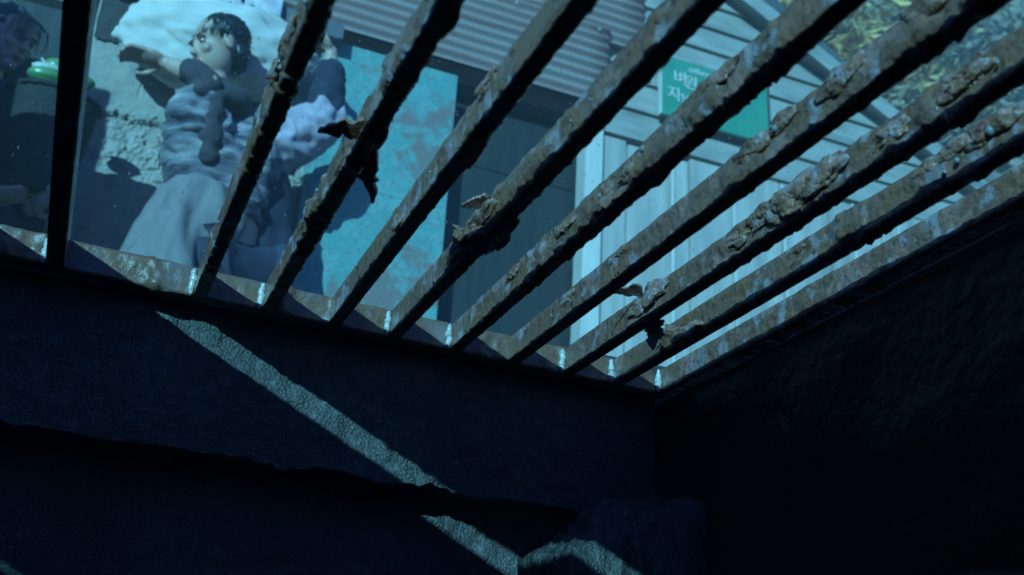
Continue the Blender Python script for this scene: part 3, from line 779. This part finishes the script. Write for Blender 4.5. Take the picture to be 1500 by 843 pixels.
cloth('trousers', [[(hips, .15), ((.22, RY-.09, 1.34), .12), ((.09, RY-.19, 1.00), .085), ((.19, RY-.19, .70), .065)],
    [(hips, .15), ((.40, RY+.08, 1.40), .135), ((.49, RY+.05, 1.02), .095), ((.69, RY+.06, .77), .065)]], M['trouser'], run, .010, 9, 11)
cloth('coat_tail', [[((.40, RY+.06, 1.88), .085), ((.44, RY+.08, 1.66), .115), ((.45, RY+.07, 1.44), .12), ((.46, RY+.06, 1.25), .11)]], M['navy'], run, .016, 8, 13, 3, (1, 1, .6))
for pts in ([(.21, RY-.19, .64), (.19, RY-.20, .57), (.09, RY-.25, .535)], [(.73, RY+.06, .73), (.76, RY+.05, .66), (.74, RY+.0, .585)]):
    cloth('boot', [[(pts[0], .055), (pts[1], .055), (pts[2], .042)]], M['shoe'], run, .002, 9, 1)
bm = bmesh.new()
r = bmesh.ops.create_icosphere(bm, subdivisions=5, radius=1)
for v in r['verts']:
    d = v.co.copy(); k = 1 + .14*fbm(d*1.3 + Vector((2, 8, 1)), 3) - .12*abs(noise.noise(Vector((d.x*2.2, d.y*5, d.z*4+d.x*2)))) - .05*abs(noise.noise(Vector((d.x*6, d.y*9, d.z*9)))) 
    q = Vector((d.x*.37, d.y*.16, d.z*.20))*k; q.z += .03*d.x
    v.co = q + Vector((.185, RY+.17, 2.37))
sack = from_bm('cloth_sack', bm, M['sack'], None, True)
tag(sack, 'bulging pale cloth sack carried across the shoulders of the striding person', 'sack')

# --- the woman with the basket
WY = 3.40
wom = empty('person', (-0.545, WY, GZ), 'person in a dark navy coat at the left edge holding a basket, dark wet hair', 'person')
bm = bmesh.new()
ch = (-0.545, WY, 1.72)
merge_skin(bm, [[((-0.565, WY+.02, 1.32), .13), ((-0.555, WY+.01, 1.50), .115), (ch, .13), ((-0.530, WY, 1.83), .085), ((-0.520, WY, 1.90), .05), ((-0.505, WY-.01, 1.97), .048)],
    [(ch, .13), ((-0.385, WY+.03, 1.77), .062), ((-0.305, WY+.02, 1.50), .042), ((-0.275, WY-.09, 1.39), .030)],
    [(ch, .13), ((-0.665, WY-.06, 1.75), .062), ((-0.605, WY-.20, 1.42), .042), ((-0.415, WY-.15, 1.385), .030)],
    [((-0.565, WY+.02, 1.32), .13), ((-0.485, WY, 1.26), .09), ((-0.475, WY, .92), .06), ((-0.475, WY, .56), .038), ((-0.445, WY-.10, .52), .032)],
    [((-0.565, WY+.02, 1.32), .13), ((-0.655, WY, 1.26), .09), ((-0.665, WY, .92), .06), ((-0.665, WY, .56), .038), ((-0.645, WY-.10, .52), .032)]])
at, Rm = add_head(bm, (-0.480, WY-.03, 2.02), (.70, -.66, -.25), .98)
add_hand(bm, (-0.275, WY-.09, 1.39), (.3, -.55, .2), (.9, .3, .3), .6, .95)
add_hand(bm, (-0.415, WY-.15, 1.385), (.7, .05, .15), (0, .4, .9), .6, .95)
link('body', remeshed(bm, .005, 3), M['skin'], wom, True)
face_parts(at, Rm, wom, .98)
bm = bmesh.new()
blob(bm, at(0, -.034, .050), (.090, .094, .088), Rm, 4, .12, 6)
blob(bm, at(-.05, -.045, -.03), (.045, .060, .10), Rm, 4, .2, 5); blob(bm, at(.05, -.045, -.03), (.045, .060, .10), Rm, 4, .2, 5)
random.seed(3)
for i in range(30):
    sx = random.uniform(-.075, .075); k = random.uniform(-1, 1)
    pts = [at(sx*.7, .045, .105), at(sx, .085, .07), at(sx*1.12+.01*k, .097, .03-.02*abs(k)), at(sx*1.15+.018*k, .092, -.02*random.random()-.005)]
    tube(bm, [tuple(p) for p in pts], .0019, .0007, 5)
from_bm('hair', bm, M['hair'], wom, True)
cloth('coat', [[((-0.565, WY+.02, 1.00), .22), ((-0.565, WY+.02, 1.32), .185), ((-0.555, WY+.01, 1.52), .165), (ch, .165), ((-0.530, WY, 1.84), .085)],
    [(ch, .165), ((-0.375, WY+.03, 1.765), .09), ((-0.295, WY+.02, 1.51), .066), ((-0.280, WY-.06, 1.40), .05)],
    [(ch, .165), ((-0.675, WY-.06, 1.75), .09), ((-0.605, WY-.19, 1.43), .066), ((-0.455, WY-.16, 1.39), .05)]], M['navy'], wom, .014, 8, 21)
for sx in (-.48, -.665):
    cloth('trouser_leg', [[((sx, WY, 1.20), .10), ((sx, WY, .90), .08), ((sx, WY, .60), .065)]], M['trouser'], wom, .006, 9, 5)
    cloth('boot', [[((sx, WY, .62), .052), ((sx, WY, .54), .052), ((sx+.025, WY-.11, .525), .042)]], M['shoe'], wom, .002, 9, 1)
# basket and green melons
BC = Vector((-.288, WY-.10, 1.43))
bk = empty('woven_basket', BC, 'dark woven basket held by the person at the left, heaped with green melons', 'basket')
def bask(u, v):
    a = 2*math.pi*u; rr = (.095 + .050*v**.7) + .0022*math.sin(a*26 + (math.pi if int(v*23) % 2 else 0))
    return BC + Vector((rr*math.cos(a), rr*.8*math.sin(a), .355*v))
bm = grid(156, 46, bask)
bmesh.ops.remove_doubles(bm, verts=bm.verts[:], dist=.0006)
bmesh.ops.solidify(bm, geom=bm.faces[:], thickness=.006)
from_bm('wicker_side', bm, M['basket'], bk, True)
bm = bmesh.new(); tube(bm, [tuple(BC + Vector((.148*math.cos(a), .119*math.sin(a), .357 + .002*math.sin(a*20)))) for a in [2*math.pi*i/48 for i in range(49)]], .009, .009, 8)
from_bm('basket_rim', bm, M['basket'], bk, True)
bm = bmesh.new(); blob(bm, BC + Vector((0, 0, .012)), (.098, .078, .010), None, 3); from_bm('basket_base', bm, M['basket'], bk, True)
bm = bmesh.new(); blob(bm, BC + Vector((0, 0, .325)), (.135, .108, .04), None, 4, .15, 4); from_bm('straw_bedding', bm, M['basket'], bk, True)
def melon(c, rad, yaw, pitch, label, flesh=False):
    rot = Matrix.Rotation(yaw, 3, 'Z') @ Matrix.Rotation(pitch, 3, 'Y')
    root = empty('green_melon', c, label, 'melon', 'melons in the woven basket')
    bm = bmesh.new(); r = bmesh.ops.create_icosphere(bm, subdivisions=4, radius=1)
    for v in r['verts']:
        d = v.co.copy(); a = math.atan2(d.z, d.y); k = 1 + .03*math.cos(a*9)*(1-d.x*d.x)
        v.co = rot @ Vector((d.x*rad[0], d.y*rad[1]*k, d.z*rad[2]*k)) + Vector(c)
    from_bm('rind', bm, M['melon'], root, True)
    if flesh:
        bm = bmesh.new(); blob(bm, Vector(c) + rot @ Vector((-rad[0]*.1, -rad[1]*.35, rad[2]*.55)), (rad[0]*.75, rad[1]*.6, rad[2]*.6), rot, 3, .15, 3)
        from_bm('flesh', bm, M['flesh'], root, True)
    else:
        bm = bmesh.new(); e = rot @ Vector((-rad[0], 0, 0)); tube(bm, [tuple(Vector(c)+e*.95), tuple(Vector(c)+e*1.18+Vector((0, 0, .01)))], .006, .004, 6)
        from_bm('stalk', bm, M['flesh'], root)
melon((-.310, WY-.17, 1.836), (.072, .040, .034), .1, -.06, 'green melon lying cut open with white flesh at the front of the basket', True)
melon((-.285, WY-.13, 1.892), (.060, .040, .034), .25, .14, 'whole green melon resting on top of the cut melon')
melon((-.235, WY-.18, 1.832), (.066, .038, .032), -.15, -.1, 'pale tipped green melon lowest at the right of the basket')

SH = Vector((-.015, .17, .10))
for o in (wom, bk): o.location += SH
for o in list(C.objects):
    if o.name.startswith('green_melon'): o.location += SH
boxobj_step = boxobj('bay_step', M['dark'], shack, -2.5, -.31, 3.30, 4.34, GZ+.002, GZ+.098, bevel=.006)

# ------------------------------------------------------------------ falling rain, as drops
bm = bmesh.new(); random.seed(99)
ax = Vector((.12, 0, -1)).normalized(); e1 = ax.orthogonal().normalized(); e2 = ax.cross(e1)
for i in range(1500):
    y = random.uniform(1.5, 3.7); x = random.uniform(-.3, 1.3)*y; z = y*random.uniform(.38, 1.0)
    if z < GZ + .1: continue
    c = Vector((x, y, z)); r_ = random.uniform(.0006, .0012); h_ = r_*random.uniform(3, 5)
    t = bm.verts.new(c - ax*h_*1.4); b_ = bm.verts.new(c + ax*h_*.7)
    ring = [bm.verts.new(c + (e1*math.cos(k*math.pi*2/5) + e2*math.sin(k*math.pi*2/5))*r_) for k in range(5)]
    for k in range(5):
        bm.faces.new((ring[k], ring[(k+1) % 5], t)); bm.faces.new((ring[(k+1) % 5], ring[k], b_))
tag(from_bm('rain', bm, M['water'], None, True), 'fine rain falling in the lane in front of the shack', 'rain', kind='stuff')

# ------------------------------------------------------------------ rain mist
bm = bmesh.new(); box(bm, -17.5, 19.5, -8.5, 16.5, -2, 17.5)
hm = bpy.data.materials.new('rain mist'); hm.use_nodes = True
hn = hm.node_tree.nodes; hn.remove(hn['Principled BSDF'])
pv = hn.new('ShaderNodeVolumePrincipled'); pv.inputs['Density'].default_value = .017; pv.inputs['Color'].default_value = (.85, .9, .95, 1)
hm.node_tree.links.new(pv.outputs[0], hn['Material Output'].inputs['Volume'])
tag(from_bm('haze', bm, hm), kind='stuff')
